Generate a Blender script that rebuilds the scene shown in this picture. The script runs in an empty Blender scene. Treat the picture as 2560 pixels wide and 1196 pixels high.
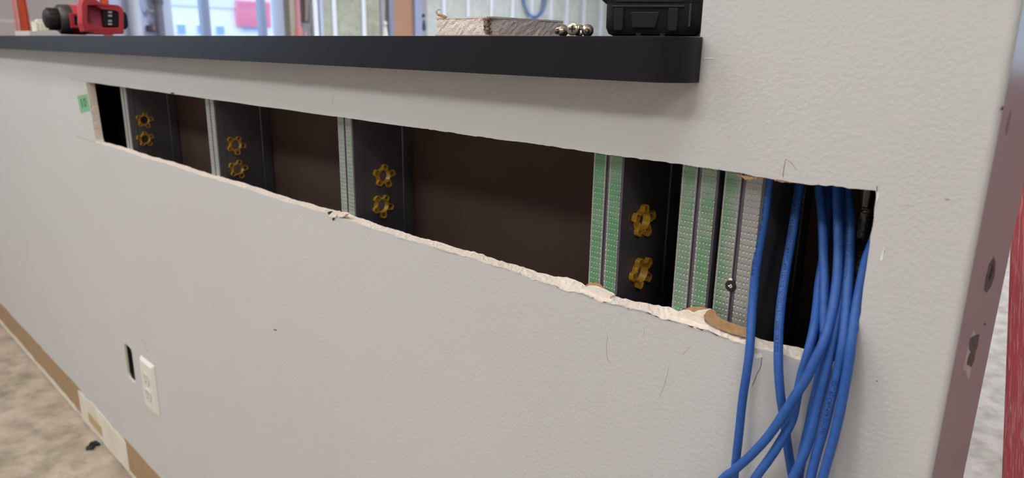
import bpy, bmesh, math, random
from mathutils import Vector, Matrix
from mathutils.geometry import tessellate_polygon
random.seed(7)
S = bpy.context.scene
COL = S.collection
R_ = math.radians

# ------------------------------------------------------------------ camera
CAM = Vector((0.0, -0.487, 0.0))                # eye height is z = 0; the floor lies 1.096 m below
HEAD, PITCH, ROLL, FPX = R_(43.94), R_(15.03), R_(0.98), 1775.0
F0 = Vector((-math.sin(HEAD), math.cos(HEAD), 0)); R0 = Vector((math.cos(HEAD), math.sin(HEAD), 0)); U0 = Vector((0, 0, 1))
FW = F0*math.cos(PITCH) - U0*math.sin(PITCH)
UP = U0*math.cos(PITCH) + F0*math.sin(PITCH)
RT = R0*math.cos(ROLL) + UP*math.sin(ROLL)
UP = UP*math.cos(ROLL) - R0*math.sin(ROLL)
cd = bpy.data.cameras.new('camera')
cd.sensor_width = 36.0; cd.sensor_fit = 'HORIZONTAL'
cd.lens = FPX/2560*36.0
cd.clip_start = 0.02; cd.clip_end = 300
cd.dof.use_dof = True; cd.dof.focus_distance = 0.68; cd.dof.aperture_fstop = 7.5
cam = bpy.data.objects.new('camera', cd); COL.objects.link(cam)
M3 = Matrix((RT, UP, -FW)).transposed()
cam.matrix_world = Matrix.Translation(CAM) @ M3.to_4x4()
S.camera = cam

# ------------------------------------------------------------------ world, exposure
FLOOR, CEIL = -1.096, 1.90
WX = -7.1                                        # inner face of the exterior wall
w = bpy.data.worlds.new('sky'); S.world = w; w.use_nodes = True
bg = w.node_tree.nodes['Background']
bg.inputs[0].default_value = (0.64, 0.79, 1.0, 1); bg.inputs[1].default_value = 2.4
S.view_settings.view_transform = 'Standard'; S.view_settings.look = 'None'
S.view_settings.exposure = 0.0; S.view_settings.gamma = 1.0; S.view_settings.use_curve_mapping = False
LAMP_NEAR = 15.6      # emission of the ceiling light by the photographer
LAMP_ROW = 8.6        # the other lights on this side
LAMP_LEFT = 13.0      # the two towards the exterior wall
FILL_RIGHT = 15.0     # added unseen fill for the red board and faces turned right
FILL_BACK = 42.0      # added unseen panels, standing in for daylight in the room beyond

def at(u, v, axis, val):
    """point of the photograph's pixel (u, v) lying on the plane axis = val"""
    d = FW + RT*((u-1280)/FPX) - UP*((v-598)/FPX)
    t = (val - CAM[axis])/d[axis]
    return CAM + d*t

# ------------------------------------------------------------------ materials
def lin(c):
    return tuple(((x/255)/12.92 if x/255 <= .04045 else ((x/255+.055)/1.055)**2.4) for x in c)
MATS = {}
def mat(name, col, rough=.5, metal=0.0, spec=.5, var=None, bump=None, emit=None, stretch=(1, 1, 1), coat=0):
    """col / var colours are sRGB; var = (scale, amount, colour2, detail); bump = (scale, strength, distance)"""
    m = bpy.data.materials.new(name); m.use_nodes = True
    nt = m.node_tree; N = nt.nodes; L = nt.links
    p = N['Principled BSDF']
    p.inputs['Base Color'].default_value = (*lin(col), 1)
    p.inputs['Roughness'].default_value = rough; p.inputs['Metallic'].default_value = metal
    p.inputs['Specular IOR Level'].default_value = spec; p.inputs['Coat Weight'].default_value = coat
    tc = None
    if var or bump:
        tc = N.new('ShaderNodeTexCoord'); mp = N.new('ShaderNodeMapping'); mp.inputs['Scale'].default_value = stretch
        L.new(tc.outputs['Object'], mp.inputs[0])
    if var:
        n = N.new('ShaderNodeTexNoise'); n.inputs['Scale'].default_value = var[0]
        n.inputs['Detail'].default_value = var[3] if len(var) > 3 else 4
        r = N.new('ShaderNodeValToRGB'); r.color_ramp.elements[0].position = .5-.5*(1.02-var[1]); r.color_ramp.elements[1].position = .5+.5*(1.02-var[1])
        r.color_ramp.elements[0].color = (*lin(col), 1); r.color_ramp.elements[1].color = (*lin(var[2]), 1)
        L.new(mp.outputs[0], n.inputs['Vector']); L.new(n.outputs['Fac'], r.inputs[0]); L.new(r.outputs[0], p.inputs['Base Color'])
    if bump:
        n = N.new('ShaderNodeTexNoise'); n.inputs['Scale'].default_value = bump[0]; n.inputs['Detail'].default_value = 3
        b = N.new('ShaderNodeBump'); b.inputs['Strength'].default_value = bump[1]; b.inputs['Distance'].default_value = bump[2]
        L.new(mp.outputs[0], n.inputs['Vector']); L.new(n.outputs['Fac'], b.inputs['Height']); L.new(b.outputs[0], p.inputs['Normal'])
    if emit:
        p.inputs['Emission Color'].default_value = (*lin(emit[0]), 1); p.inputs['Emission Strength'].default_value = emit[1]
    MATS[name] = m
    return m

def dimple_mat(name, green, side=0.0):
    """galvanised steel flange rolled with rows of dimples, under a partly worn green coat"""
    m = bpy.data.materials.new(name); m.use_nodes = True
    nt = m.node_tree; N = nt.nodes; L = nt.links; p = N['Principled BSDF']
    p.inputs['Metallic'].default_value = .4; p.inputs['Roughness'].default_value = .38
    tc = N.new('ShaderNodeTexCoord'); sx = N.new('ShaderNodeSeparateXYZ'); L.new(tc.outputs['Object'], sx.inputs[0])
    def math_(op, a, b=None, c=None):
        n = N.new('ShaderNodeMath'); n.operation = op
        for i, v in enumerate((a, b, c)):
            if v is None: continue
            if isinstance(v, (int, float)): n.inputs[i].default_value = v
            else: L.new(v, n.inputs[i])
        return n.outputs[0]
    fx = math_('SUBTRACT', math_('FRACT', math_('MULTIPLY', sx.outputs['X'], 1/.0030)), .5)
    fz = math_('SUBTRACT', math_('FRACT', math_('MULTIPLY', sx.outputs['Z'], 1/.0050)), .5)
    d = math_('SQRT', math_('ADD', math_('POWER', math_('MULTIPLY', fx, .0030), 2), math_('POWER', math_('MULTIPLY', fz, .0050), 2)))
    dot = N.new('ShaderNodeMapRange'); dot.interpolation_type = 'SMOOTHSTEP'
    dot.inputs['From Min'].default_value = .00035; dot.inputs['From Max'].default_value = .0012
    dot.inputs['To Min'].default_value = 1; dot.inputs['To Max'].default_value = 0; L.new(d, dot.inputs['Value'])
    n = N.new('ShaderNodeTexNoise'); n.inputs['Scale'].default_value = 60; n.inputs['Detail'].default_value = 4
    L.new(tc.outputs['Object'], n.inputs['Vector'])
    # worn coat: where the noise is high the bare zinc shows; 'side' moves the wear to the web side
    k = math_('ADD', math_('MULTIPLY', n.outputs['Fac'], 1.5), -.75)
    k = math_('ADD', k, green)
    if side:
        k = math_('ADD', k, math_('MULTIPLY', math_('ADD', sx.outputs['X'], .017), -side))
    k = math_('MINIMUM', math_('MAXIMUM', k, 0), 1)
    e = math_('MINIMUM', math_('ABSOLUTE', math_('ADD', sx.outputs['X'], .0247)), math_('ABSOLUTE', math_('ADD', sx.outputs['X'], .0070)))
    k = math_('MULTIPLY', k, math_('LESS_THAN', e, .0053))      # bare margins and groove
    mx = N.new('ShaderNodeMix'); mx.data_type = 'RGBA'
    L.new(k, mx.inputs['Factor']); mx.inputs['A'].default_value = (*lin((160, 162, 160)), 1); mx.inputs['B'].default_value = (*lin((96, 150, 114)), 1)
    m2 = N.new('ShaderNodeMix'); m2.data_type = 'RGBA'
    L.new(math_('MULTIPLY', dot.outputs[0], .35), m2.inputs['Factor']); L.new(mx.outputs['Result'], m2.inputs['A']); m2.inputs['B'].default_value = (*lin((225, 230, 228)), 1)  # dimple highlights mixed into the base colour as pale dots
    L.new(m2.outputs['Result'], p.inputs['Base Color'])
    b = N.new('ShaderNodeBump'); b.inputs['Strength'].default_value = .9; b.inputs['Distance'].default_value = .0009; b.invert = True
    L.new(dot.outputs[0], b.inputs['Height']); L.new(b.outputs[0], p.inputs['Normal'])
    return m

paint = mat('wall_paint', (203, 204, 205), .55, spec=.35, var=(2.2, .35, (197, 198, 198), 3), bump=(270, .42, .0010))
cap_paint = mat('end_cap_paint', (160, 165, 173), .34, spec=.5, var=(6, .3, (152, 157, 164)), bump=(120, .15, .0003))  # bluish window reflection put into the base colour
gypsum = mat('gypsum', (246, 237, 228), .9, spec=.1, var=(260, .5, (232, 219, 206)), bump=(420, .9, .0015))
kraft = mat('kraft_paper', (190, 156, 122), .85, spec=.1, var=(200, .5, (158, 124, 92)), bump=(300, .6, .001))
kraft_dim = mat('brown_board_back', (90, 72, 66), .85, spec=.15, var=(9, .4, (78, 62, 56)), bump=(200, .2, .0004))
steel = mat('galvanised_steel', (120, 120, 126), .42, .85, var=(25, .4, (100, 100, 106)))
steel_dark = mat('stud_web_steel', (120, 118, 128), .5, .7, var=(18, .4, (104, 102, 112)))
fl_grey = dimple_mat('flange_zinc', -.25); fl_pale = dimple_mat('flange_zinc_pale', .0); fl_soft = dimple_mat('flange_soft_green', .25)
fl_green = dimple_mat('flange_green', .95); fl_mid = dimple_mat('flange_mid_green', .62); fl_half = dimple_mat('flange_half_green', .1, 60)
yellow = mat('yellow_nylon', (200, 156, 54), .35, spec=.5, var=(90, .4, (182, 140, 44)))
cable_blue = mat('blue_cable_jacket', (34, 78, 158), .5, spec=.35, var=(240, .35, (54, 100, 172)), bump=(500, .25, .0003))
ink = mat('black_print', (12, 14, 20), .6)
black_lam = mat('black_laminate', (17, 16, 23), .36, spec=.28, var=(40, .3, (22, 21, 30)), bump=(500, .08, .0002))
black_pl = mat('black_plastic', (24, 23, 25), .45, spec=.4, var=(60, .3, (31, 30, 32)), bump=(700, .3, .0003))
black_rub = mat('black_rubber', (20, 20, 21), .6, bump=(200, .3, .0004))
dark_grey = mat('dark_grey_metal', (86, 82, 82), .4, .4, var=(80, .3, (70, 66, 66)))
red_pl = mat('red_plastic', (202, 66, 72), .4, spec=.5, var=(30, .3, (188, 58, 66)), bump=(300, .1, .0002))
red_in = mat('red_plastic_inside', (206, 92, 116), .5)
silver = mat('silver_contact', (235, 235, 235), .25, .9)
screw_m = mat('nickel_screw', (176, 166, 150), .28, .95)
white_pl = mat('white_plastic', (226, 224, 218), .35, spec=.5)
ivory_pl = mat('receptacle_plastic', (216, 214, 206), .35)
slot_m = mat('slot_dark', (60, 56, 52), .6)
tape_g = mat('green_tape', (128, 186, 140), .7, var=(120, .3, (116, 172, 128)))
marker = mat('marker_ink', (30, 62, 40), .6)
pencil = mat('pencil_graphite', (132, 129, 127), .6)
crack_m = mat('crack_dark', (70, 64, 60), .9)
gouge = mat('bare_white_gouge', (236, 230, 222), .9)
scuff = mat('grey_scuff', (150, 147, 146), .6)
chip = mat('bare_grey_metal_patch', (104, 104, 104), .6, .0, var=(260, .6, (62, 62, 62)))
chip_edge = mat('feathered_paint_edge', (196, 190, 188), .7)
floor_m = None
tan_glue = mat('tan_adhesive_paper', (174, 148, 118), .8, spec=.15, var=(30, .4, (160, 134, 104)), bump=(60, .3, .001))
cream = mat('cream_plaster', (232, 228, 220), .85, spec=.1, var=(14, .5, (214, 206, 188)), bump=(80, .4, .0015))
armor = mat('conduit_armour', (92, 92, 92), .35, .8)
lens_m = {k: mat('diffuser_'+k, (240, 240, 240), .6, emit=((255, 251, 246) if k != 'back' else (218, 232, 255), v)) for k, v in (('near', LAMP_NEAR), ('row', LAMP_ROW), ('right', FILL_RIGHT), ('left', LAMP_LEFT), ('back', FILL_BACK))}
white_mt = mat('white_painted_metal', (225, 225, 222), .5)
ceil_m = mat('ceiling_tile', (205, 204, 200), .9, bump=(150, .4, .001))
room_paint = mat('room_paint', (196, 194, 190), .7)
gyp_wall = mat('raw_drywall', (196, 180, 170), .85, var=(3, .4, (186, 170, 161)))
tapeband = mat('joint_compound', (218, 205, 195), .85)
blue_wall = mat('blue_grey_panel', (212, 218, 244), .6, var=(4, .4, (200, 207, 238)))  # even blue grey tone of the panel left of the window
sheath = mat('sheathing', (150, 146, 130), .9)
batt_m = mat('insulation_batt', (206, 202, 182), .95, spec=.05, var=(14, .6, (178, 174, 150), 6), bump=(60, .8, .01))
batt_w = mat('insulation_batt_pale', (226, 224, 212), .95, spec=.05, var=(14, .6, (204, 204, 192), 6), bump=(60, .8, .01))
stud_bright = mat('stud_window_glare', (252, 253, 255), .45, .0)  # reflected window light put into the near-white stud colour
alu = mat('grey_aluminium', (150, 162, 190), .35, .3)
alu_l = mat('pale_aluminium', (205, 214, 232), .35, .2)
tan_wood = mat('tan_wood', (196, 146, 112), .6, var=(6, .4, (184, 134, 100)), stretch=(1, 1, .12))
brown_w = mat('brown_plywood', (120, 100, 96), .7, var=(8, .4, (104, 82, 76)), stretch=(1, 1, .15))
orange = mat('orange_fibreglass', (226, 92, 40), .5, var=(40, .3, (214, 84, 40)))
rail_pink = mat('pale_pink_edge', (222, 132, 130), .5)  # paler pink strip along the outer side of the ladder rail
pink_red = mat('red_pipe_paint', (206, 146, 148), .5)
glass = bpy.data.materials.new('window_glass'); glass.use_nodes = True
_p = glass.node_tree.nodes['Principled BSDF']; _p.inputs['Transmission Weight'].default_value = 1; _p.inputs['Roughness'].default_value = 0; _p.inputs['IOR'].default_value = 1.02
_p.inputs['Base Color'].default_value = (.97, .99, 1, 1)
facade_m = mat('white_siding', (236, 238, 240), .8)
pink_panel = mat('red_siding', (240, 150, 176), .7)
blue_glass = mat('blue_window_glass', (140, 170, 220), .2)
ground_m = mat('asphalt', (150, 150, 148), .9, var=(.5, .4, (130, 130, 128)))

def make_floor_mat():
    m = bpy.data.materials.new('dusty_concrete'); m.use_nodes = True
    N = m.node_tree.nodes; L = m.node_tree.links; p = N['Principled BSDF']; p.inputs['Roughness'].default_value = .7; p.inputs['Specular IOR Level'].default_value = .3
    tc = N.new('ShaderNodeTexCoord')
    def noise(s, d, dist=0):
        n = N.new('ShaderNodeTexNoise'); n.inputs['Scale'].default_value = s; n.inputs['Detail'].default_value = d; n.inputs['Distortion'].default_value = dist
        L.new(tc.outputs['Object'], n.inputs['Vector']); return n
    a = noise(13, 12, .3); b = noise(44, 8, .5)
    r = N.new('ShaderNodeValToRGB'); e = r.color_ramp.elements
    e[0].position = .30; e[0].color = (*lin((150, 138, 123)), 1); e[1].position = .66; e[1].color = (*lin((194, 181, 165)), 1)
    L.new(a.outputs['Fac'], r.inputs[0])
    r2 = N.new('ShaderNodeValToRGB'); e = r2.color_ramp.elements
    e[0].position = .36; e[0].color = (.74, .73, .72, 1); e[1].position = .50; e[1].color = (1, 1, 1, 1)
    L.new(b.outputs['Fac'], r2.inputs[0])
    mx = N.new('ShaderNodeMix'); mx.data_type = 'RGBA'; mx.blend_type = 'MULTIPLY'; mx.inputs['Factor'].default_value = .5
    L.new(r.outputs[0], mx.inputs['A']); L.new(r2.outputs[0], mx.inputs['B']); L.new(mx.outputs['Result'], p.inputs['Base Color'])
    bp = N.new('ShaderNodeBump'); bp.inputs['Strength'].default_value = .3; bp.inputs['Distance'].default_value = .002
    L.new(b.outputs['Fac'], bp.inputs['Height']); L.new(bp.outputs[0], p.inputs['Normal'])
    return m
floor_m = make_floor_mat()

def make_red_scratched():
    m = bpy.data.materials.new('scratched_red_paint'); m.use_nodes = True
    N = m.node_tree.nodes; L = m.node_tree.links; p = N['Principled BSDF']; p.inputs['Roughness'].default_value = .5
    tc = N.new('ShaderNodeTexCoord')
    cols = []
    for sc, rot, lo, hi in (((620, 620, 16), .05, .56, .66), ((900, 900, 40), -.16, .58, .68), ((420, 420, 30), .35, .62, .70)):
        mp = N.new('ShaderNodeMapping'); mp.inputs['Scale'].default_value = sc; mp.inputs['Rotation'].default_value = (rot*.5, rot, 0)
        L.new(tc.outputs['Object'], mp.inputs[0])
        n = N.new('ShaderNodeTexNoise'); n.inputs['Scale'].default_value = 1; n.inputs['Detail'].default_value = 2
        L.new(mp.outputs[0], n.inputs['Vector'])
        r = N.new('ShaderNodeMapRange'); r.inputs['From Min'].default_value = lo; r.inputs['From Max'].default_value = hi; L.new(n.outputs['Fac'], r.inputs['Value'])
        cols.append(r.outputs[0])
    a = N.new('ShaderNodeMath'); a.operation = 'MAXIMUM'; L.new(cols[0], a.inputs[0]); L.new(cols[1], a.inputs[1])
    b = N.new('ShaderNodeMath'); b.operation = 'MAXIMUM'; L.new(a.outputs[0], b.inputs[0]); L.new(cols[2], b.inputs[1])
    k = N.new('ShaderNodeMath'); k.operation = 'MULTIPLY'; k.inputs[1].default_value = .75; L.new(b.outputs[0], k.inputs[0])
    mx = N.new('ShaderNodeMix'); mx.data_type = 'RGBA'; L.new(k.outputs[0], mx.inputs['Factor'])
    mx.inputs['A'].default_value = (*lin((218, 100, 110)), 1); mx.inputs['B'].default_value = (*lin((236, 184, 186)), 1)
    L.new(mx.outputs['Result'], p.inputs['Base Color'])
    return m
red_scr = make_red_scratched()

# ------------------------------------------------------------------ object helpers
def tag(o, label=None, cat=None, group=None, kind=None):
    if label: o['label'] = label
    if cat: o['category'] = cat
    if group: o['group'] = group
    if kind: o['kind'] = kind
    return o
def link(name, me, parent=None, loc=None):
    o = bpy.data.objects.new(name, me); COL.objects.link(o)
    if parent: o.parent = parent
    if loc is not None: o.location = loc
    return o
def empty(name, loc=(0, 0, 0)):
    return link(name, None, None, loc)
class MB:
    """collects shapes into one mesh"""
    def __init__(s): s.v = []; s.f = []; s.mi = []; s.cur = 0
    def add(s, vs, fs):
        b = len(s.v); s.v += [tuple(p) for p in vs]
        for f in fs: s.f.append([b+i for i in f]); s.mi.append(s.cur)
    def box(s, x0, x1, y0, y1, z0, z1):
        s.add([(x0, y0, z0), (x1, y0, z0), (x1, y1, z0), (x0, y1, z0), (x0, y0, z1), (x1, y0, z1), (x1, y1, z1), (x0, y1, z1)],
              [(0, 3, 2, 1), (4, 5, 6, 7), (0, 1, 5, 4), (1, 2, 6, 5), (2, 3, 7, 6), (3, 0, 4, 7)])
        return s
    def prism(s, outer, holes, to3, d0, d1):
        """outer / holes: 2-D loops; to3(p, depth) -> 3-D point"""
        loops = [outer]+list(holes)
        flat = [p for l in loops for p in l]
        tris = tessellate_polygon([[Vector((p[0], p[1], 0)) for p in l] for l in loops])
        n = len(flat)
        vs = [to3(p, d0) for p in flat]+[to3(p, d1) for p in flat]
        fs = [tuple(t) for t in tris]+[tuple(i+n for i in reversed(t)) for t in tris]
        k = 0
        for l in loops:
            m = len(l)
            for i in range(m):
                a, b = k+i, k+(i+1) % m
                fs.append((a, b, b+n, a+n))
            k += m
        s.add(vs, fs); return s
    def lathe(s, prof, origin, ax, seg=24, cap=True):
        """prof: [(distance along axis, radius)]"""
        o = Vector(origin); a = Vector(ax).normalized()
        p = a.cross(Vector((0, 0, 1)));  p = p.normalized() if p.length > .01 else Vector((1, 0, 0)); q = a.cross(p)
        vs = []; fs = []
        for d, r in prof:
            for i in range(seg):
                t = 2*math.pi*i/seg
                vs.append(o+a*d+(p*math.cos(t)+q*math.sin(t))*r)
        for j in range(len(prof)-1):
            for i in range(seg):
                k = (i+1) % seg
                fs.append((j*seg+i, j*seg+k, (j+1)*seg+k, (j+1)*seg+i))
        if cap:
            fs.append(tuple(reversed(range(seg)))); fs.append(tuple(range((len(prof)-1)*seg, len(prof)*seg)))
        s.add(vs, fs); return s
    def tube(s, pts, rad, seg=10, cap=True):
        P = [Vector(p) for p in pts]; n = len(P)
        rr = rad if isinstance(rad, (list, tuple)) else [rad]*n
        T = [(P[min(i+1, n-1)]-P[max(i-1, 0)]).normalized() for i in range(n)]
        u = T[0].orthogonal().normalized(); vs = []; fs = []
        for i in range(n):
            u = (u-T[i]*u.dot(T[i])).normalized(); w_ = T[i].cross(u)
            for k in range(seg):
                a = 2*math.pi*k/seg
                vs.append(P[i]+(u*math.cos(a)+w_*math.sin(a))*rr[i])
        for i in range(n-1):
            for k in range(seg):
                m = (k+1) % seg
                fs.append((i*seg+k, i*seg+m, (i+1)*seg+m, (i+1)*seg+k))
        if cap:
            fs.append(tuple(reversed(range(seg)))); fs.append(tuple(range((n-1)*seg, n*seg)))
        s.add(vs, fs); return s
    def build(s, name, mats, parent=None, smooth=False, bevel=0, bseg=2, solid=0, loc=None, angle=40):
        me = bpy.data.meshes.new(name); me.from_pydata([tuple(p) for p in s.v], [], s.f)
        for m in (mats if isinstance(mats, (list, tuple)) else [mats]): me.materials.append(m)
        for p, i in zip(me.polygons, s.mi): p.material_index = i
        bm = bmesh.new(); bm.from_mesh(me); bmesh.ops.recalc_face_normals(bm, faces=bm.faces); bm.to_mesh(me); bm.free()
        me.update()
        if smooth:
            me.polygons.foreach_set('use_smooth', [True]*len(me.polygons)); me.set_sharp_from_angle(angle=R_(angle))
        o = link(name, me, parent, loc)
        if solid:
            md = o.modifiers.new('thickness', 'SOLIDIFY'); md.thickness = solid; md.offset = 0
        if bevel:
            md = o.modifiers.new('bevel', 'BEVEL'); md.width = bevel; md.segments = bseg; md.limit_method = 'ANGLE'; md.angle_limit = R_(35)
        return o
def boxo(name, b, m, parent=None, bevel=0, **k): return MB().box(*b).build(name, m, parent, bevel=bevel, **k)
XZ = lambda p, d: (p[0], d, p[1])
YZ = lambda p, d: (d, p[0], p[1])
XY = lambda p, d: (p[0], p[1], d)
def spline(pts, n=8):
    P = [Vector(p) for p in pts]; P = [P[0]*2-P[1]]+P+[P[-1]*2-P[-2]]; out = []
    for i in range(1, len(P)-2):
        for k in range(n):
            t = k/n; a, b, c, d = P[i-1:i+3]
            out.append(.5*((2*b)+(c-a)*t+(2*a-5*b+4*c-d)*t*t+(3*b-a-3*c+d)*t**3))
    out.append(P[-2]); return out
def copy_tree(o, parent=None):
    c = o.copy(); COL.objects.link(c)
    if parent: c.parent = parent
    for ch in list(o.children): copy_tree(ch, c)
    return c
def text_mesh(body, size):
    cu = bpy.data.curves.new('writing', 'FONT'); cu.body = body; cu.size = size; cu.resolution_u = 2; cu.offset = .012*size
    o = bpy.data.objects.new('writing', cu); COL.objects.link(o)
    dg = bpy.context.evaluated_depsgraph_get(); me = bpy.data.meshes.new_from_object(o.evaluated_get(dg))
    bpy.data.objects.remove(o); bpy.data.curves.remove(cu)
    return me

# ------------------------------------------------------------------ room shell
YN, YF, XR = -4.6, 9.8, 3.4
tag(boxo('floor', (WX-.2, XR+.1, YN-.1, YF+.2, FLOOR-.1, FLOOR), floor_m), 'dusty beige grey concrete floor with stains', kind='structure')
tag(boxo('ceiling', (WX-.2, XR+.1, YN-.1, YF+.2, CEIL, CEIL+.1), ceil_m), 'plain ceiling over the whole room', kind='structure')
tag(boxo('wall_right', (XR, XR+.1, YN-.1, YF+.2, FLOOR, CEIL), room_paint), kind='structure')
tag(boxo('wall_near', (WX-.2, XR+.1, YN-.1, YN, FLOOR, CEIL), room_paint), kind='structure')
def Y(u): return at(u, 45, 0, WX).y
W1a, W1b = Y(404), Y(712)
WZ0, WZ1 = -.25, 1.5
m = MB()
m.box(WX-.2, WX, YN, -4.35, FLOOR, CEIL); m.box(WX-.2, WX, -2.15, W1a, FLOOR, CEIL); m.box(WX-.2, WX, W1b, Y(742), FLOOR, CEIL)
m.box(WX-.2, WX-.12, Y(742), YF, FLOOR, CEIL)
for a, b in ((-4.35, -2.15), (W1a, W1b)):
    m.box(WX-.2, WX, a, b, FLOOR, WZ0); m.box(WX-.2, WX, a, b, WZ1, CEIL)
wl = m.build('wall_left', sheath); tag(wl, 'exterior wall beyond the ledge with windows and open insulated framing', kind='structure')
m = MB(); FX0, FX1, FZ0, FZ1 = .2, 2.9, -.7, 1.6
m.box(WX-.2, FX0, YF, YF+.15, FLOOR, CEIL); m.box(FX1, XR+.1, YF, YF+.15, FLOOR, CEIL)
m.box(FX0, FX1, YF, YF+.15, FLOOR, FZ0); m.box(FX0, FX1, YF, YF+.15, FZ1, CEIL)
tag(m.build('wall_far', room_paint), kind='structure')

def window(n, a, b, z0, z1, fixed, mulls, lab, along_y=True, fw=.05):
    root = empty('window_%d' % n, ((fixed, (a+b)/2, z0) if along_y else ((a+b)/2, fixed, z0)))
    tag(root, lab, kind='structure')
    def part(nm, p0, p1, q0, q1, d0, d1, mt):
        if along_y: bb = (d0-fixed, d1-fixed, p0-(a+b)/2, p1-(a+b)/2, q0-z0, q1-z0)
        else: bb = (p0-(a+b)/2, p1-(a+b)/2, d0-fixed, d1-fixed, q0-z0, q1-z0)
        return boxo(nm, bb, mt, root, bevel=.004)
    s = -1 if along_y else 1
    d0, d1 = sorted((fixed+s*.11, fixed+s*.01))
    for nm, bb in (('frame_jamb', (a, a+fw, z0, z1)), ('frame_jamb', (b-fw, b, z0, z1)), ('frame_sill', (a, b, z0, z0+fw)), ('frame_head', (a, b, z1-fw, z1))):
        part(nm, *bb, d0, d1, alu_l)
    for mu, hw in mulls: part('mullion', mu-hw, mu+hw, z0+fw, z1-fw, d0, d1, alu)
    edges = [a+fw]+[mu for mu, _ in mulls]+[b-fw]
    for p, q in zip(edges, edges[1:]): part('pane', p, q, z0+fw, z1-fw, fixed+s*.06-.003, fixed+s*.06+.003, glass)
    return root
window(1, W1a, W1b, WZ0, WZ1, WX, [(Y(518), .035), (Y(661), .028)], 'window with grey mullions looking out on a pale building', fw=.085)
window(2, -4.35, -2.15, WZ0, WZ1, WX, [(-3.25, .03)], 'window in the exterior wall on the near side of the ledge')
window(3, FX0, FX1, FZ0, FZ1, YF, [(1.5, .03)], 'window in the far wall to the right', along_y=False)
def portal(name, loc, rot, sx, sy):
    l = bpy.data.lights.new(name, 'AREA'); l.shape = 'RECTANGLE'; l.size = sx; l.size_y = sy; l.cycles.is_portal = True
    o = bpy.data.objects.new(name, l); COL.objects.link(o); o.location = loc; o.rotation_euler = rot
portal('window_portal', (WX-.19, (W1a+W1b)/2, (WZ0+WZ1)/2), (0, R_(-90), 0), WZ1-WZ0, W1b-W1a)
portal('window_portal', (WX-.19, -3.25, (WZ0+WZ1)/2), (0, R_(-90), 0), WZ1-WZ0, 2.2)
portal('window_portal', ((FX0+FX1)/2, YF+.16, (FZ0+FZ1)/2), (R_(-90), 0, 0), FX1-FX0, FZ1-FZ0)

# ceiling lights, plus added fill panels at the right and over the room beyond
def troffer(x, y, k, lab, long_x=True, a=.6, b=.3):
    r = empty('ceiling_light', (x, y, CEIL)); tag(r, lab, 'ceiling light', 'ceiling lights')
    if not long_x: a, b = b, a
    f = MB()
    for bb in ((-a-.04, a+.04, -b-.04, -b), (-a-.04, a+.04, b, b+.04), (-a-.04, -a, -b, b), (a, a+.04, -b, b)): f.box(*bb, -.04, 0)
    f.build('frame', white_mt, r)
    boxo('diffuser', (-a, a, -b, b, -.03, -.012), lens_m[k], r)
troffer(-1.15, -2.30, 'near', 'bright ceiling light panel on the near side, in front of the ledge end')
troffer(-3.1, -2.3, 'left', 'ceiling light panel on the near side above the ledge middle')
troffer(1.9, -2.0, 'right', 'added fill light panel on the near side beyond the wall end')
troffer(-2.2, -.95, 'row', 'ceiling light panel close above the half wall')
troffer(-.2, -.95, 'row', 'ceiling light panel close above the ledge end')
troffer(-5.3, -2.5, 'left', 'ceiling light panel on the near side by the exterior wall')
for i, (x, y) in enumerate(((-4.6, 3.2), (-4.6, 6.6), (-1.2, 3.2), (-1.2, 6.6))):
    troffer(x, y, 'back', ('added daylight panel beyond the ledge near the window', 'added daylight panel beyond the ledge by the insulated wall', 'added daylight panel beyond the ledge behind the wall end', 'added daylight panel beyond the ledge by the far wall')[i])

# ------------------------------------------------------------------ the wall with the cut opening
HW_TOP, TH, RX, JX = -.0226, .016, -.085, -.2800     # half-wall top, board thickness, right end, jamb of the tall part
def jit(a): return random.uniform(-a, a)
def opening(rear):
    zt, zb = -.0853, -.2150
    xl0, xl1, xr1, xr0 = -1.7616, -1.7496, -.1418, -.1437     # left top, left bottom, right bottom, right top
    P = []
    x = xl0                                                     # top edge, left to right
    while x < xr0:
        j = .00015 if x < -.6 else .0004
        z = zt+jit(j)+.0002*math.sin(x*40)+(.0006 if rear else 0)
        if -.235 < x < -.175: z -= (.0006+abs(jit(.0012)))
        P.append((x, z)); x += random.uniform(.003, .006)
    P += [(xr0-.001, zt+.001), (xr0, zt-.003)]
    for k in range(1, 22): t = k/22; P.append((xr0+(xr1-xr0)*t+jit(.0004), zt+(zb-zt)*t))
    x = xr1                                                     # bottom edge, right to left
    while x > xl1:
        big = x > -.55
        z = zb+jit(.0008 if big else .00045)+.0008*math.sin(x*23+1)+.0005*math.sin(x*91)
        if rear: z += .0006
        for c, wd, h in ((-.40, .012, -.0022), (-.375, .010, .0016), (-.345, .02, -.0012), (-.31, .01, .0015), (-.215, .016, -.002), (-.19, .01, .0016), (-.80, .012, .002)):
            if not rear: z += h*.6*math.exp(-((x-c)/wd)**2)
        if rear:
            for c, wd, h in ((-.408, .022, .0040), (-.30, .016, .0035), (-.27, .02, .0030), (-.785, .012, .0025), (-.18, .02, .002)): z += h*math.exp(-((x-c)/wd)**2)
        P.append((x, z)); x -= random.uniform(.0025, .005)
    P += [(xl1+.004, zb+.0008), (xl1+.0008, zb+.004)] if rear else [(xl1+.002, zb), (xl1, zb+.001)]
    for k in range(1, 20): t = k/20; P.append((xl1+(xl0-xl1)*t+jit(.0003), zb+(zt-zb)*t))
    return P
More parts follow.
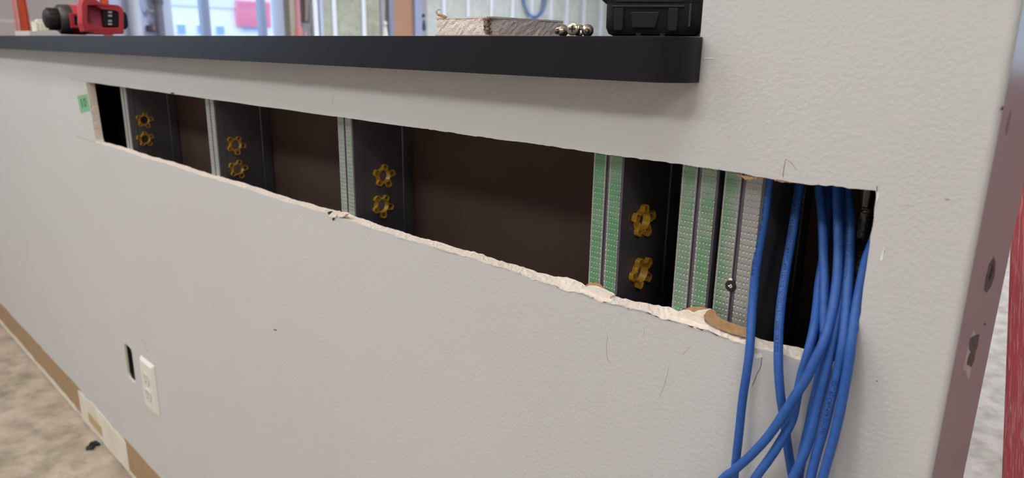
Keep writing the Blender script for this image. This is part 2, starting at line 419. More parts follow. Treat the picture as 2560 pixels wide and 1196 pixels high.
def box_slot(gr=0):
    x0, x1, z0, z1, r = -1.7440, -1.6930, -.7800, -.6900, .012
    P = []
    for cx, cz, a0 in ((x1-r, z1-r, 0), (x0+r, z1-r, 90), (x0+r, z0+r, 180), (x1-r, z0+r, 270)):
        for k in range(5): a = R_(a0+k*22.5); P.append((cx+r*math.cos(a)+jit(.0006), cz+r*math.sin(a)+jit(.0006)))
    return P
def resample(loop, n):
    L = [0]
    for a, b in zip(loop, loop[1:]+loop[:1]): L.append(L[-1]+math.hypot(b[0]-a[0], b[1]-a[1]))
    out = []; k = 0
    for i in range(n):
        s = L[-1]*i/n
        while L[k+1] < s: k += 1
        t = (s-L[k])/(L[k+1]-L[k]); a = loop[k]; b = loop[(k+1) % len(loop)]
        out.append((a[0]+(b[0]-a[0])*t, a[1]+(b[1]-a[1])*t))
    return out
XL = -5.2
outer = [(XL, FLOOR+.007), (RX-.004, FLOOR+.007), (RX-.004, CEIL), (JX, CEIL), (JX, HW_TOP), (XL, HW_TOP)]
HOLE_N = 1400
front_hole = resample(opening(False), HOLE_N); rear_hole = resample(opening(True), HOLE_N)
slot = box_slot()
m = MB()
def sheet(y, hole, mi):
    m.cur = mi
    ZS = -.45
    up = [(XL, ZS), (RX-.004, ZS)]+outer[2:]; lo = [(XL, FLOOR+.007), (RX-.004, FLOOR+.007), (RX-.004, ZS), (XL, ZS)]
    for loops in ([up, hole], [lo, slot]):
        flat = [p for l in loops for p in l]
        tr = tessellate_polygon([[Vector((p[0], p[1], 0)) for p in l] for l in loops])
        m.add([(p[0], y, p[1]) for p in flat], [tuple(t) for t in tr])
sheet(0, front_hole, 0); sheet(TH, rear_hole, 2)
m.cur = 1
vs = []; nr = 5
for j in range(nr):
    t = j/(nr-1)
    for a, b in zip(front_hole, rear_hole):
        k = .0005 if 0 < j < nr-1 else 0
        vs.append((a[0]+(b[0]-a[0])*t+jit(k), TH*t, a[1]+(b[1]-a[1])*t+jit(k)))
m.add(vs, [(j*HOLE_N+i, j*HOLE_N+(i+1) % HOLE_N, (j+1)*HOLE_N+(i+1) % HOLE_N, (j+1)*HOLE_N+i) for j in range(nr-1) for i in range(HOLE_N)])
n = len(slot)
m.add([(p[0], 0, p[1]) for p in slot]+[(p[0], TH, p[1]) for p in slot], [(i, (i+1) % n, (i+1) % n+n, i+n) for i in range(n)])
n = len(outer)
m.cur = 0
m.add([(p[0], 0, p[1]) for p in outer]+[(p[0], TH, p[1]) for p in outer], [(i, (i+1) % n, (i+1) % n+n, i+n) for i in range(n)])
wall = m.build('wall_front', [paint, gypsum, kraft_dim])
tag(wall, 'off white painted half wall with a long rough slot cut through its board', kind='structure')
boxo('back_board', (XL, RX-.004, .1125, .128, FLOOR, HW_TOP), [kraft_dim], wall)
boxo('back_board', (JX, RX-.004, .1125, .128, HW_TOP, CEIL), [kraft_dim], wall)
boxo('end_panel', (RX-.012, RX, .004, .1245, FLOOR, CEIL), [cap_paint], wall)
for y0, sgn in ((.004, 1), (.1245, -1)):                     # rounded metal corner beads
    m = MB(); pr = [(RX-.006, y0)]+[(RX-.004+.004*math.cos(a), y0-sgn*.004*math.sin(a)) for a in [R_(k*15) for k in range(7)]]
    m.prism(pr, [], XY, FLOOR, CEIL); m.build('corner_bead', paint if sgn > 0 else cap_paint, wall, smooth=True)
boxo('jamb_panel', (JX, JX+.012, TH, .1125, HW_TOP, CEIL), paint, wall)
boxo('bottom_track', (XL, RX-.02, .0175, .111, FLOOR, FLOOR+.03), steel, wall)

# marks on the face: pencil lines, scuffs, a crack, gouges (thin films standing 0.1 mm proud)
def stroke(name, pts, wd, mt, axis=1, val=-.0001, parent=None):
    P = [at(u, v, axis, val) for u, v in pts]
    P = spline(P, 5) if len(P) > 2 else P
    m = MB(); vs = []; n = len(P)
    for i, p in enumerate(P):
        t = P[min(i+1, n-1)]-P[max(i-1, 0)]; nrm = Vector((0, -1, 0)) if axis == 1 else Vector((1, 0, 0))
        s = t.cross(nrm).normalized()*wd*.4*(.55 if i in (0, n-1) else random.uniform(.75, 1.1))
        vs += [p+s, p-s]
    m.add(vs, [(2*i, 2*i+1, 2*i+3, 2*i+2) for i in range(n-1)])
    return m.build(name, mt, parent or wall)
for pts, wd in (([(1957, 444), (1960, 420), (1964, 398)], .0008), ([(1964, 398), (1978, 408), (1992, 426)], .0005), ([(1519, 840), (1516, 872), (1519, 897), (1527, 911)], .0006),
                ([(1611, 826), (1609, 840)], .0008), ([(1729, 865), (1720, 873), (1706, 889)], .0004), ([(178, 197), (217, 205)], .0016), ([(189, 340), (237, 356)], .0018),
                ([(834, 239), (832, 250), (829, 262)], .0008), ([(1650, 990), (1662, 960), (1673, 915)], .0004), ([(352, 850), (366, 858), (362, 872), (372, 880)], .0010)):
    stroke('pencil_mark', pts, wd, pencil)
stroke('wall_crack', [(1905, 893), (1901, 920), (1893, 934), (1887, 950), (1880, 968)], .0006, crack_m)
stroke('scuff_mark', [(2362, 499), (2374, 500)], .0022, scuff); stroke('scuff_mark', [(684, 825), (692, 826)], .004, crack_m)
stroke('scuff_mark', [(2190, 953), (2195, 954)], .0016, crack_m); stroke('scuff_mark', [(2262, 513), (2284, 516)], .0014, mat('faint_scuff', (182, 181, 179), .6))
stroke('scuff_mark', [(1388, 1002), (1392, 1008)], .001, scuff)
for pts in ([(2211, 618), (2213, 619), (2207, 640), (2208, 648), (2203, 654), (2200, 646), (2205, 636)], [(2193, 480), (2198, 484), (2196, 496), (2190, 508), (2191, 494)],
            [(1758, 143), (1780, 144), (1786, 147), (1762, 148)], [(1888, 886), (1903, 884), (1906, 893), (1893, 898), (1886, 895)]):
    P = [at(u, v, 1, -.0001) for u, v in pts]
    MB().prism([(p.x, p.z) for p in P], [], XZ, -.0003, .0).build('paint_gouge', gouge, wall)
stroke('pencil_mark', [(2213, 617), (2210, 632)], .0006, crack_m)
stroke('board_nick', [(2193, 466), (2192, 480)], .0012, crack_m)
# end panel marks
def blob(name, pts, mt, lift=.0002):
    P = [at(u, v, 0, RX) for u, v in pts]
    return MB().prism([(p.y, p.z) for p in P], [], YZ, RX, RX+lift).build(name, mt, wall)
blob('paint_chip', [(2484, 642), (2488, 655), (2486, 690), (2478, 715), (2466, 732), (2460, 725), (2464, 695), (2472, 662)], chip)
blob('screw_recess', [(2480, 660), (2482, 672), (2478, 692), (2472, 703), (2470, 695), (2475, 678)], black_rub, .0004)
blob('feathered_edge', [(2434, 825), (2438, 836), (2430, 860), (2426, 905), (2428, 925), (2422, 950), (2418, 945), (2414, 925), (2408, 928), (2418, 880), (2428, 840)], chip_edge, .0001)
blob('paint_chip', [(2430, 842), (2448, 836), (2444, 865), (2438, 882), (2436, 900), (2428, 918), (2416, 912), (2420, 892), (2426, 880), (2421, 872), (2424, 848)], chip)
blob('smudge', [(2526, 274), (2528, 285), (2520, 330), (2514, 340), (2513, 322)], mat('blue_grey_smudge', (112, 112, 132), .4), .0001)
blob('smudge', [(2506, 266), (2508, 270), (2505, 276), (2502, 274)], crack_m, .0002)
blob('speck', [(2461, 808), (2464, 810), (2463, 814), (2460, 812)], crack_m, .0002)
stroke('hairline_crack', [(2520, 660), (2512, 680), (2498, 690)], .0006, scuff, 0, RX+.0002)

# torn facing paper and loose gypsum along the cut
def torn(name, pts, y0, y1, mt):
    P = [at(u, v, 1, (y0+y1)/2) for u, v in pts]
    loop = resample([(p.x, p.z) for p in P], len(P)*5)
    loop = [(x+jit(.0003), z+jit(.0003)) for x, z in loop]
    return MB().prism(loop, [], XZ, y0, y1).build(name, mt, wall)
torn('torn_paper', [(1464, 714), (1474, 708), (1490, 706), (1501, 712), (1512, 723), (1526, 733), (1530, 742), (1500, 738), (1470, 728)], .0148, .0158, kraft)
torn('gypsum_crumble', [(1458, 722), (1468, 716), (1484, 717), (1502, 724), (1532, 738), (1530, 748), (1498, 744), (1466, 735)], .0070, .0148, gypsum)
torn('torn_paper', [(1710, 775), (1718, 770), (1740, 767), (1762, 769), (1779, 774), (1774, 786), (1755, 792), (1728, 790)], .0145, .0156, kraft)
torn('gypsum_crumble', [(1680, 786), (1700, 779), (1715, 777), (1727, 784), (1746, 778), (1774, 775), (1765, 788), (1768, 804), (1790, 820), (1780, 826), (1735, 812), (1690, 798)], .0070, .0145, gypsum)
torn('torn_paper', [(1761, 788), (1769, 779), (1778, 774), (1788, 778), (1793, 790), (1801, 797), (1822, 806), (1845, 814), (1868, 822), (1869, 838), (1850, 839), (1826, 832), (1800, 823), (1776, 809), (1766, 800)], .0050, .0068, kraft)
for pts in ([(1842, 437), (1870, 441), (1898, 445), (1880, 448), (1866, 449), (1852, 442)], [(1893, 436), (1897, 428), (1910, 426), (1917, 433), (1920, 442), (1905, 446), (1896, 442)],
            [(1918, 442), (1940, 446), (1952, 437), (1957, 446), (1985, 450), (2000, 455), (1980, 456), (1960, 456), (1940, 452)]):
    torn('torn_paper', pts, .0005, .0025, kraft)
torn('torn_paper', [(425, 231), (440, 232), (432, 236)], .0, .002, kraft)
for pts, mt in (([(826, 540), (834, 530), (846, 528), (850, 535), (840, 545)], gypsum), ([(846, 536), (858, 530), (870, 534), (862, 542), (850, 543)], gypsum), ([(823, 531), (827, 529), (830, 533), (826, 536)], black_rub),
                ([(835, 547), (838, 542), (840, 544), (836, 551)], black_rub)):
    torn('board_crumb', pts, -.0015, .004, mt)
for k in range(34):                                            # ragged paper lip along the lower cut
    u = 900+k*29+random.uniform(-9, 9)
    if u > 1900: break
    p = at(u, 560, 1, 0); x = p.x; L = random.uniform(.003, .012); d = random.uniform(.0005, .0014)
    lip = sorted((p for p in front_hole if abs(p[0]-x) < L and p[1] < -.20), key=lambda p: p[0])
    if len(lip) < 3: continue
    n = len(lip)
    low = [(p[0]+jit(.0003), p[1]-d*math.sin(math.pi*(i+.3)/(n-.4))*random.uniform(.5, 1)) for i, p in enumerate(lip)]
    MB().prism([(p[0], p[1]+.0002) for p in lip]+low[::-1], [], XZ, -.0006, .0002).build('paper_lip', paint if k % 3 else gypsum, wall)
# bottom of the wall: strip where a base moulding was pulled off
bt = -.990
def strip(name, x0, x1, z0, z1, mt, th, wav=.003, step=.05, kind='structure', endj=.008):
    n = max(2, int((x1-x0)/step)); top = [(x0+(x1-x0)*i/n, z1+jit(wav)) for i in range(n+1)]; bot = [(x0+(x1-x0)*i/n+(jit(endj) if i in (0, n) else 0), z0+jit(wav*.4)) for i in range(n+1)]
    return MB().prism(top+bot[::-1], [], XZ, -th, -.00005).build(name, mt, wall)
strip('adhesive_strip', XL, -2.20, FLOOR+.024, bt+.006, tan_glue, .0006)
strip('plaster_strip', XL, -2.30, FLOOR+.0075, FLOOR+.026, cream, .0012)
strip('plaster_patch', -2.235, -1.835, FLOOR+.0075, bt-.002, cream, .0016, .006, .03)
strip('adhesive_patch', -2.16, -2.04, FLOOR+.03, FLOOR+.062, mat('yellow_glue', (188, 168, 124), .8), .0020, .004, .02)
strip('adhesive_strip', -1.845, RX-.006, FLOOR+.018, bt+.002, tan_glue, .0006)
strip('plaster_strip', -1.85, RX-.006, FLOOR+.0075, FLOOR+.018, cream, .0012)

# ------------------------------------------------------------------ steel studs inside the wall
def circ(cy, cz, r, n=28): return [(cy+r*math.cos(2*math.pi*k/n), cz+r*math.sin(2*math.pi*k/n)) for k in range(n)]
def stud(xw, flange, holes, label, ztop=HW_TOP-.004):
    z0 = FLOOR+.004; prof = [(-.0315, .0232), (-.0315, .0165), (-.0180, .0165), (-.0174, .0182), (-.0146, .0182), (-.0140, .0165), (-.0012, .0165), (0, .0177), (0, .0285), (-.0012, .0295)]
    prof2 = [(-.0012, .0945), (0, .0955), (0, .1105), (-.0012, .1117), (-.0315, .1117), (-.0315, .1050)]
    m = MB(); base = FLOOR
    def run(pr, flangesegs):
        for i in range(len(pr)-1):
            m.cur = 0 if i in flangesegs else 1
            a, b = pr[i], pr[i+1]
            m.add([(a[0], a[1], z0-base), (b[0], b[1], z0-base), (b[0], b[1], ztop-base), (a[0], a[1], ztop-base)], [(0, 1, 2, 3)])
    run(prof, (1, 5)); run(prof2, ())
    m.cur = 1
    loops = [[(.0295, z0-base), (.0945, z0-base), (.0945, ztop-base), (.0295, ztop-base)]]+[circ(y, z-base, r) for y, z, r in holes]
    flat = [p for l in loops for p in l]
    m.add([(-.0012, p[0], p[1]) for p in flat], [tuple(t) for t in tessellate_polygon([[Vector((p[0], p[1], 0)) for p in l] for l in loops])])
    me_o = m.build('steel_stud', [flange, steel_dark], None, solid=.0008, loc=(xw, 0, base))
    return tag(me_o, label, 'stud', 'steel studs in the cut opening')
def grommet_mesh():
    m = MB(); n = 32; ri, ro = .0086, .0097
    pr = [(-.0030, ri), (.0048, ri), (.0048, ro), (.0010, ro), (.0010, .0114), (.0001, .0114), (.0001, ro), (-.0030, ro), (-.0030, ri)]
    vs = []; fs = []
    for d, r in pr:
        for i in range(n): a = 2*math.pi*i/n; vs.append((d, r*math.cos(a), r*math.sin(a)))
    for j in range(len(pr)-1):
        for i in range(n): k = (i+1) % n; fs.append((j*n+i, j*n+k, (j+1)*n+k, (j+1)*n+i))
    m.add(vs, fs)
    for q in range(5):                                         # spring loops standing out from the ring
        a0 = R_(72*q); long_ = .0158 if q % 2 == 0 else .0142
        path = [(.0096, -24), (.0118, -17), (long_, -13), (long_+.0007, -5), (long_+.0007, 5), (long_, 13), (.0118, 17), (.0096, 24)]
        P = [(r*math.cos(a0+R_(d)), r*math.sin(a0+R_(d))) for r, d in path]
        for (a, b) in zip(P, P[1:]):
            t = Vector((b[0]-a[0], b[1]-a[1])).normalized(); nx, ny = -t.y*.00045, t.x*.00045
            for x0, x1 in ((.0012, .0060),):
                vs = []
                for x in (x0, x1):
                    vs += [(x, a[0]+nx, a[1]+ny), (x, b[0]+nx, b[1]+ny), (x, b[0]-nx, b[1]-ny), (x, a[0]-nx, a[1]-ny)]
                m.add(vs, [(0, 1, 2, 3), (7, 6, 5, 4), (0, 4, 5, 1), (1, 5, 6, 2), (2, 6, 7, 3), (3, 7, 4, 0)])
    m.box(.0046, .0066, -.0104, -.0088, -.0026, .0026)
    return m
g0 = None
def grommet(st, y, z, rot, latch=False):
    global g0
    if g0 is None:
        g0 = grommet_mesh().build('grommet', yellow, st, smooth=True, angle=35); o = g0
    else:
        o = g0.copy(); COL.objects.link(o); o.parent = st
    o.location = (-.0012, y, z-FLOOR); o.rotation_euler = (R_(rot), 0, 0)
    return o
HR = .0096
spec = [(-1.5697, fl_grey, [(.0446, -.1550, 8), (.0420, -.1935, 20)], 'grey steel stud nearest the left end of the slot, narrowest in view'),
        (-1.1637, fl_pale, [(.0465, -.1642, -10), (.0470, -.2050, 4)], 'pale zinc steel stud, second from the left end of the slot'),
        (-.7672, fl_soft, [(.0615, -.1655, 12), (.0575, -.2050, -14)], 'grey green dimpled steel stud in the middle of the slot'),
        (-.3535, fl_green, [(.0500, -.1500, 15), (.0520, -.2000, 40)], 'bright green dimpled steel stud, left of the two bare ones near the cables')]
studs = []
for xw, fl, gs, lab in spec:
    holes = [(y, z, HR) for y, z, _ in gs]
    if xw < -1.5: holes.append((.0530, -.2330, .0140))
    st = stud(xw, fl, holes, lab); studs.append(st)
    for y, z, r in gs: grommet(st, y, z, r)
s5 = stud(-.2638, fl_mid, [], 'dull green dimpled steel stud left of the stud with the black screw')
s6 = stud(-.2265, fl_half, [], 'half green half grey steel stud holding a black screw beside the cables', ztop=CEIL-.01)
s7 = stud(-.1010, fl_grey, [], 'steel stud at the right end of the wall behind the cables', ztop=CEIL-.01)
# screw in stud six
p = at(1826, 716, 1, .0155)
sc_ = MB().lathe([(0, .0012), (.0006, .0036), (.0014, .0047), (.0020, .0047), (.0022, .0040)], (p.x+.2265, .0178, p.z-FLOOR), (0, -1, 0), 24).build('screw_head', black_rub, s6, smooth=True)
tag(sc_, 'black screw head with a white filled cross recess')
m = MB(); cx, cz, y = p.x+.2265, p.z-FLOOR, .0154
m.box(cx-.0017, cx+.0015, y-.0003, y, cz-.0006, cz+.0005); m.box(cx-.0002, cx+.0009, y-.0003, y, cz-.0013, cz+.0016)
m.build('screw_recess', mat('white_dust', (235, 232, 228), .8), sc_)
MB().lathe([(0, .0015), (.0008, .0017), (.0014, .0008)], (p.x+.2265-.001, .0172, p.z-FLOOR+.0050), (0, -1, 0), 10).build('plaster_crumb', gouge, s6)
# light caught by dimples on the web of stud six, put in as pale dots
m = MB()
for i in range(13):
    u = 2015-(i*3.05); v = 460+i*15.4
    q = at(u, v, 0, -.2258)
    m.lathe([(0, .00042), (.0004, .00030)], (q.x+.2265, q.y, q.z-FLOOR), (1, 0, 0), 6)
    if 7 <= i <= 12:
        q = at(u-7.5, v-2, 0, -.2258); m.lathe([(0, .00036), (.0004, .00026)], (q.x+.2265, q.y, q.z-FLOOR), (1, 0, 0), 6)
tag(m.build('dimple_glints', mat('glint_white', (225, 225, 225), .4, .3), s6), kind='stuff')

# armoured conduit inside the right end
m = MB(); P = spline([at(2176, 440, 1, .055)+Vector((.004, 0, .5)), at(2173, 460, 1, .055), at(2169, 520, 1, .055), at(2160, 600, 1, .056), at(2153, 660, 1, .058), at(2140, 800, 1, .06)+Vector((0, .01, -.02)), Vector((-.17, .07, -.6))], 34)
m.tube(P, [.0048 if (i//2) % 2 else .0040 for i in range(len(P))], 14)
tag(m.build('armored_conduit', armor, smooth=True, angle=25), 'grey ribbed armoured conduit in the dark right corner of the slot', 'conduit')

# ------------------------------------------------------------------ blue data cables
CR = .0033
CABLES = []
def yprof(v):
    K = [(380, .062), (460, .052), (600, .036), (720, .020), (800, .006), (860, -.005), (930, -.009), (1050, -.014), (1200, -.022), (1300, -.026)]
    for (a, p), (b, q) in zip(K, K[1:]):
        if v <= b: t = max(0, (v-a)/(b-a)); return p+(q-p)*t
    return K[-1][1]
def cable(pts, offs, label, tail, texts=()):
    P = [at(u, v, 1, (o[0] if isinstance(o, tuple) else yprof(v)+o)) for (u, v), o in zip(pts, offs)]
    d = (P[0]-P[1]).normalized()
    P = [P[0]+Vector((0, .006, .30)), P[0]+d*.05+Vector((0, .003, .02))]+P
    d = (P[-1]-P[-2]).normalized(); P += [P[-1]+d*.05+Vector((0, 0, -.02)), P[-1]+d*.09+Vector((0, -.003, -.12)), P[-1]+d*.10+Vector((0, -.002, -.26))]
    C = spline(P, 9)
    CABLES.append(C)
    o = MB().tube(C, CR, 16).build('data_cable', cable_blue, smooth=True, angle=60)
    tag(o, label, 'cable', 'blue data cables hanging from the slot')
    L = [0]
    for a, b in zip(C, C[1:]): L.append(L[-1]+(b-a).length)
    z_at = lambda s: next((i for i in range(len(L)-1) if L[i+1] >= s), len(L)-2)
    for body, v0, ang in texts:                                 # printed legend wrapped on the jacket, read downwards
        me = text_mesh(body, .0036)
        zs = at(pts[0][0], v0, 1, yprof(v0)).z
        s0 = next((L[i] for i in range(len(C)) if C[i].z < zs), 0)
        vs = []
        for vv in me.vertices:
            s = s0+vv.co.x; i = z_at(s); t = (s-L[i])/max(1e-9, L[i+1]-L[i]); c = C[i].lerp(C[i+1], t); T = (C[i+1]-C[i]).normalized()
            n = Vector((.55, -.83, 0)); n = (n-T*n.dot(T)).normalized(); b = T.cross(n)
            a = R_(ang)+(vv.co.y-.0011)/CR
            vs.append(c+(n*math.cos(a)-b*math.sin(a))*(CR+.00006))
        m2 = bpy.data.meshes.new('printed_legend'); m2.from_pydata([tuple(x) for x in vs], [], [list(f.vertices) for f in me.polygons]); m2.materials.append(ink)
        link('printed_legend', m2, o); bpy.data.meshes.remove(me)
    return o
LEG = 'PREMIUM CAT 6E 600MHZ CMP ETL 4PR 23AWG 75C C(UL)US'
cable([(1923, 447), (1916, 500), (1908, 557), (1899, 610), (1891, 660), (1885, 720), (1880, 781), (1875, 865), (1868, 925), (1857, 995), (1848, 1080), (1837, 1178), (1832, 1240)], [(.0215,), (.0210,), (.0205,), (.0195,), (.0180,), (.0150,), (.0080,), (-.0040,), 0, .002, .004, .008, .01],
      'leftmost blue cable, hanging straight apart from the others', (-.01,), ((LEG[20:], 480, -50),))
cable([(2000, 457), (1991, 514), (1977, 603), (1964, 678), (1953, 758), (1947, 833), (1946, 912), (1951, 986), (1959, 1040), (1968, 1110), (1978, 1175), (1990, 1250)], [-.004, -.003, -.002, 0, 0, 0, 0, .001, (-.0085,), (-.0065,), (-.0065,), (-.0065,)],
      'second blue cable from the left, with black print facing out, slanting right below', (.02,), (('TP PREMIUM CAT 6E 600MHZ CMP ETL 4PR 23AWG 75C C(UL) 6 E173200 VERIFIED', 452, -38),))
cable([(2048, 458), (2053, 514), (2057, 571), (2059, 641), (2061, 700), (2061, 770), (2060, 840), (2054, 914), (2045, 958), (2034, 1008), (2024, 1060), (2010, 1120), (1997, 1190), (1990, 1250)], [.004, .004, .003, .002, .002, .003, .005, .004, .004, .003, .004, .005, .005, .005],
      'blue cable running behind the crossing, mostly hidden lower down', (-.02,))
cable([(2072, 460), (2070, 520), (2066, 590), (2058, 650), (2048, 710), (2043, 762), (2034, 826), (2020, 884), (2005, 935), (1993, 990), (1980, 1050), (1952, 1103), (1924, 1147), (1892, 1191), (1860, 1245)], [.016, .016, .016, .014, .0105, .0065, .001, 0, .001, .000, -.002, -.004, -.006, -.008, -.008],
      'blue cable swinging left under the crossing cable', (-.05,))
cable([(2093, 468), (2095, 550), (2096, 622), (2093, 690), (2083, 765), (2063, 845), (2034, 908), (2014, 950), (1986, 993), (1955, 1042), (1921, 1091), (1876, 1140), (1836, 1176), (1795, 1212)], [-.002, -.002, -.003, -.004, -.005, -.007, -.009, -.010, -.011, -.011, -.011, -.011, -.011, -.011],
      'blue cable crossing in front of the others towards lower left', (-.06,))
cable([(2106, 480), (2110, 540), (2111, 610), (2107, 690), (2099, 770), (2082, 848), (2065, 925), (2045, 1005), (2028, 1082), (2011, 1134), (1990, 1181), (1972, 1230)], [.016, .014, .010, .004, .001, .000, -.001, -.002, -.003, -.004, -.004, -.004],
      'blue cable just right of the crossing one, bending left near the bottom', (-.03,))
cable([(2121, 470), (2126, 540), (2126, 610), (2122, 690), (2116, 770), (2107, 858), (2094, 930), (2080, 986), (2062, 1062), (2042, 1133), (2028, 1190), (2018, 1250)], [.006, .004, .001, -.003, -.0035, -.002, -.001, -.001, -.001, -.001, -.001, 0],
      'blue cable with faint print, second from the right', (-.02,), (('PREMIUM CAT 6E VERIFIED', 560, -62), ('CAT 6E CMP 4PR 23AWG', 955, -30)))
cable([(2216, 470), (2204, 530), (2188, 592), (2166, 650), (2147, 736), (2136, 800), (2126, 870), (2119, 925), (2110, 975), (2098, 1039), (2081, 1108), (2064, 1170), (2045, 1240)], [(.030,), (.029,), (.026,), (.0215,), (.0120,), (.0010,), (-.0085,), -.003, -.003, -.002, -.002, -.002, -.002],
      'rightmost blue cable, along the right edge of the slot', (-.03,))

# ------------------------------------------------------------------ ledge on the half wall
LT = .0104
r = .025; ear = -.2775; fy, by_ = -.035, .163
def arc(cx, cy, a0, a1, n=10): return [(cx+r*math.cos(R_(a0+(a1-a0)*k/n)), cy+r*math.sin(R_(a0+(a1-a0)*k/n))) for k in range(n+1)]
ol = [(XL, fy)]+arc(ear-r, fy+r, -90, 0)+[(ear, -.0006), (JX-.0008, -.0006), (JX-.0008, .1286), (ear, .1286)]+arc(ear-r, by_-r, 0, 90)+[(XL, by_)]
ledge = MB().prism(ol, [], XY, -.0224, LT).build('ledge', black_lam, smooth=True, bevel=.0012)
tag(ledge, 'black laminate ledge with rounded front corner capping the half wall', 'ledge')

# ------------------------------------------------------------------ things on the ledge
# drywall scrap
LB = LT+.0002
bx0, bx1, by0, by1 = -.545, -.4735, -.030, .071
def scrap():
    root = empty('drywall_scrap', ((bx0+bx1)/2, (by0+by1)/2, LB))
    tag(root, 'small offcut of drywall with crumbly grey gypsum edges on the black ledge', 'drywall offcut')
    hx, hy = (bx1-bx0)/2, (by1-by0)/2
    def rect(dx, n=26, j=.0004):
        P = []
        c = [(-hx-dx, -hy-dx), (hx+dx, -hy-dx), (hx+dx, hy+dx), (-hx-dx, hy+dx)]
        for a, b in zip(c, c[1:]+c[:1]):
            for k in range(n): t = k/n; P.append((a[0]+(b[0]-a[0])*t+jit(j), a[1]+(b[1]-a[1])*t+jit(j)))
        return P
    m = MB(); n = 104; lay = []
    for z in (.0009, .004, .007, .010, .013, .0152):
        P = rect(0, j=.0006)
        P = [(x-(.006 if (x > hx*.4 and y < -hy*.7) else 0)*math.exp(-((x-hx)**2+(y+hy)**2)/.00006), y) for x, y in P]
        lay += [(x, y, z) for x, y in P]
    m.add(lay, [(j*n+i, j*n+(i+1) % n, (j+1)*n+(i+1) % n, (j+1)*n+i) for j in range(5) for i in range(n)])
    m.build('gypsum_core', mat('grey_gypsum', (238, 228, 224), .9, spec=.1, var=(300, .5, (222, 210, 206)), bump=(750, .8, .0013)), root)
    MB().prism(rect(.0004, j=.0002), [], XY, .0152, .0166).build('face_paper', mat('grey_white_paper', (214, 206, 200), .85), root)
    MB().prism(rect(.0006, j=.0005), [], XY, 0, .0009).build('back_paper', mat('pale_brown_paper', (196, 180, 164), .85), root)
    m = MB()
    m.tube(spline([(-hx+.014, -hy, .0165), (-hx+.008, -hy-.001, .0185), (-hx+.002, -hy, .0195), (-hx-.001, -hy, .0225)], 4), [.0012, .0014, .0015, .0012, .0016, .0013, .0012, .0014, .0011, .0010, .0008, .0006, .0004], 7)
    m.tube(spline([(-hx+.001, -hy, .0225), (-hx+.003, -hy, .0240), (-hx+.006, -hy, .0232)], 4), .0004, 5)
    m.build('torn_paper_curl', kraft, root)
    m = MB()                                                    # broken corner
    for k in range(40):
        t = random.random(); z = random.uniform(.001, .0150); s = random.uniform(.0008, .0022)
        x = hx-.001-random.random()*.005; y = -hy+.001+random.random()*.007*(1-z/.03)
        m.lathe([(0, s*.5), (s*.6, s), (s*1.3, s*.3)], (x, y-.0009, z), (jit(1), -1, jit(1)), 5)
    m.build('broken_corner', mat('brown_crumbs', (150, 128, 114), .95, bump=(600, .8, .002)), root)
scrap()

# nickel screws
def pan_screw(dirv, pos, label, first=None):
    d = Vector(dirv).normalized()
    r = empty('loose_screw', pos); tag(r, label, 'screw', 'loose screws on the ledge')
    q = d.to_track_quat('Z', 'Y'); r.rotation_mode = 'QUATERNION'; r.rotation_quaternion = q
    m = MB()                                                    # head at the origin, pointing +z; shank to -z
    m.lathe([(.0014, .0010), (.0012, .0034), (.0006, .0046), (-.0004, .0049), (-.0010, .0045), (-.0030, .0024)], (0, 0, 0), (0, 0, 1), 28); m.build('screw_head', screw_m, r, smooth=True)
    m = MB(); m.lathe([(-.0030, .0022), (-.0040, .0021), (-.018, .0021), (-.0205, .0004)], (0, 0, 0), (0, 0, 1), 14)
    H = [Vector((.0024*math.cos(t*.7), .0024*math.sin(t*.7), -.005-.0128*t/70)) for t in range(70)]
    m.tube(H, .0004, 4); m.build('threaded_shank', screw_m, r, smooth=True)
    m = MB(); m.box(-.0026, .0026, -.0006, .0006, .0012, .00155); m.box(-.0006, .0006, -.0026, .0026, .0012, .00155)
    m.build('cross_recess', mat('dark_recess', (34, 28, 22), .8), r)
HS = .0050
pan_screw((-.42, .95, .05), (at(1408, 82, 1, -.016).x, -.016, LT+HS-.0004), 'loose screw resting at the corner of the drywall offcut, point towards the viewer')
pan_screw((.46, -.92, .12), (at(1431, 80, 1, -.024).x, -.024, LT+HS+.0004), 'loose screw showing its whole cross recess, second from the drywall offcut')
pan_screw((.60, -.72, .40), (at(1449, 76, 1, -.004).x, -.004, LT+HS+.0004), 'loose screw half hidden behind the one with the whole cross recess')
pan_screw((-.62, .80, .05), (at(1469, 80, 1, -.016).x, -.016, LT+HS-.0004), 'loose screw nearest the black battery pack, point towards the viewer')

# black battery pack of a cordless tool
a0 = R_(29); org = Vector((at(1511, 84, 1, -.006).x, -.006, LT+.0003))
pk = empty('battery_pack', org); pk.rotation_euler = (0, 0, a0)
tag(pk, 'black moulded battery pack standing at the right end of the ledge', 'battery pack')
Wd, Dp = .0765, .075
def rrect(x0, x1, y0, y1, r, n=5):
    P = []
    for cx, cy, a in ((x1-r, y1-r, 0), (x0+r, y1-r, 90), (x0+r, y0+r, 180), (x1-r, y0+r, 270)):
        for k in range(n+1): t = R_(a+90*k/n); P.append((cx+r*math.cos(t), cy+r*math.sin(t)))
    return P
def loft(secs, to3):
    m = MB(); n = len(secs[0][0]); vs = []
    for P, z in secs: vs += [to3(p, z) for p in P]
    fs = [(j*n+i, j*n+(i+1) % n, (j+1)*n+(i+1) % n, (j+1)*n+i) for j in range(len(secs)-1) for i in range(n)]
    fs += [tuple(reversed(range(n))), tuple(range((len(secs)-1)*n, len(secs)*n))]
    m.add(vs, fs); return m
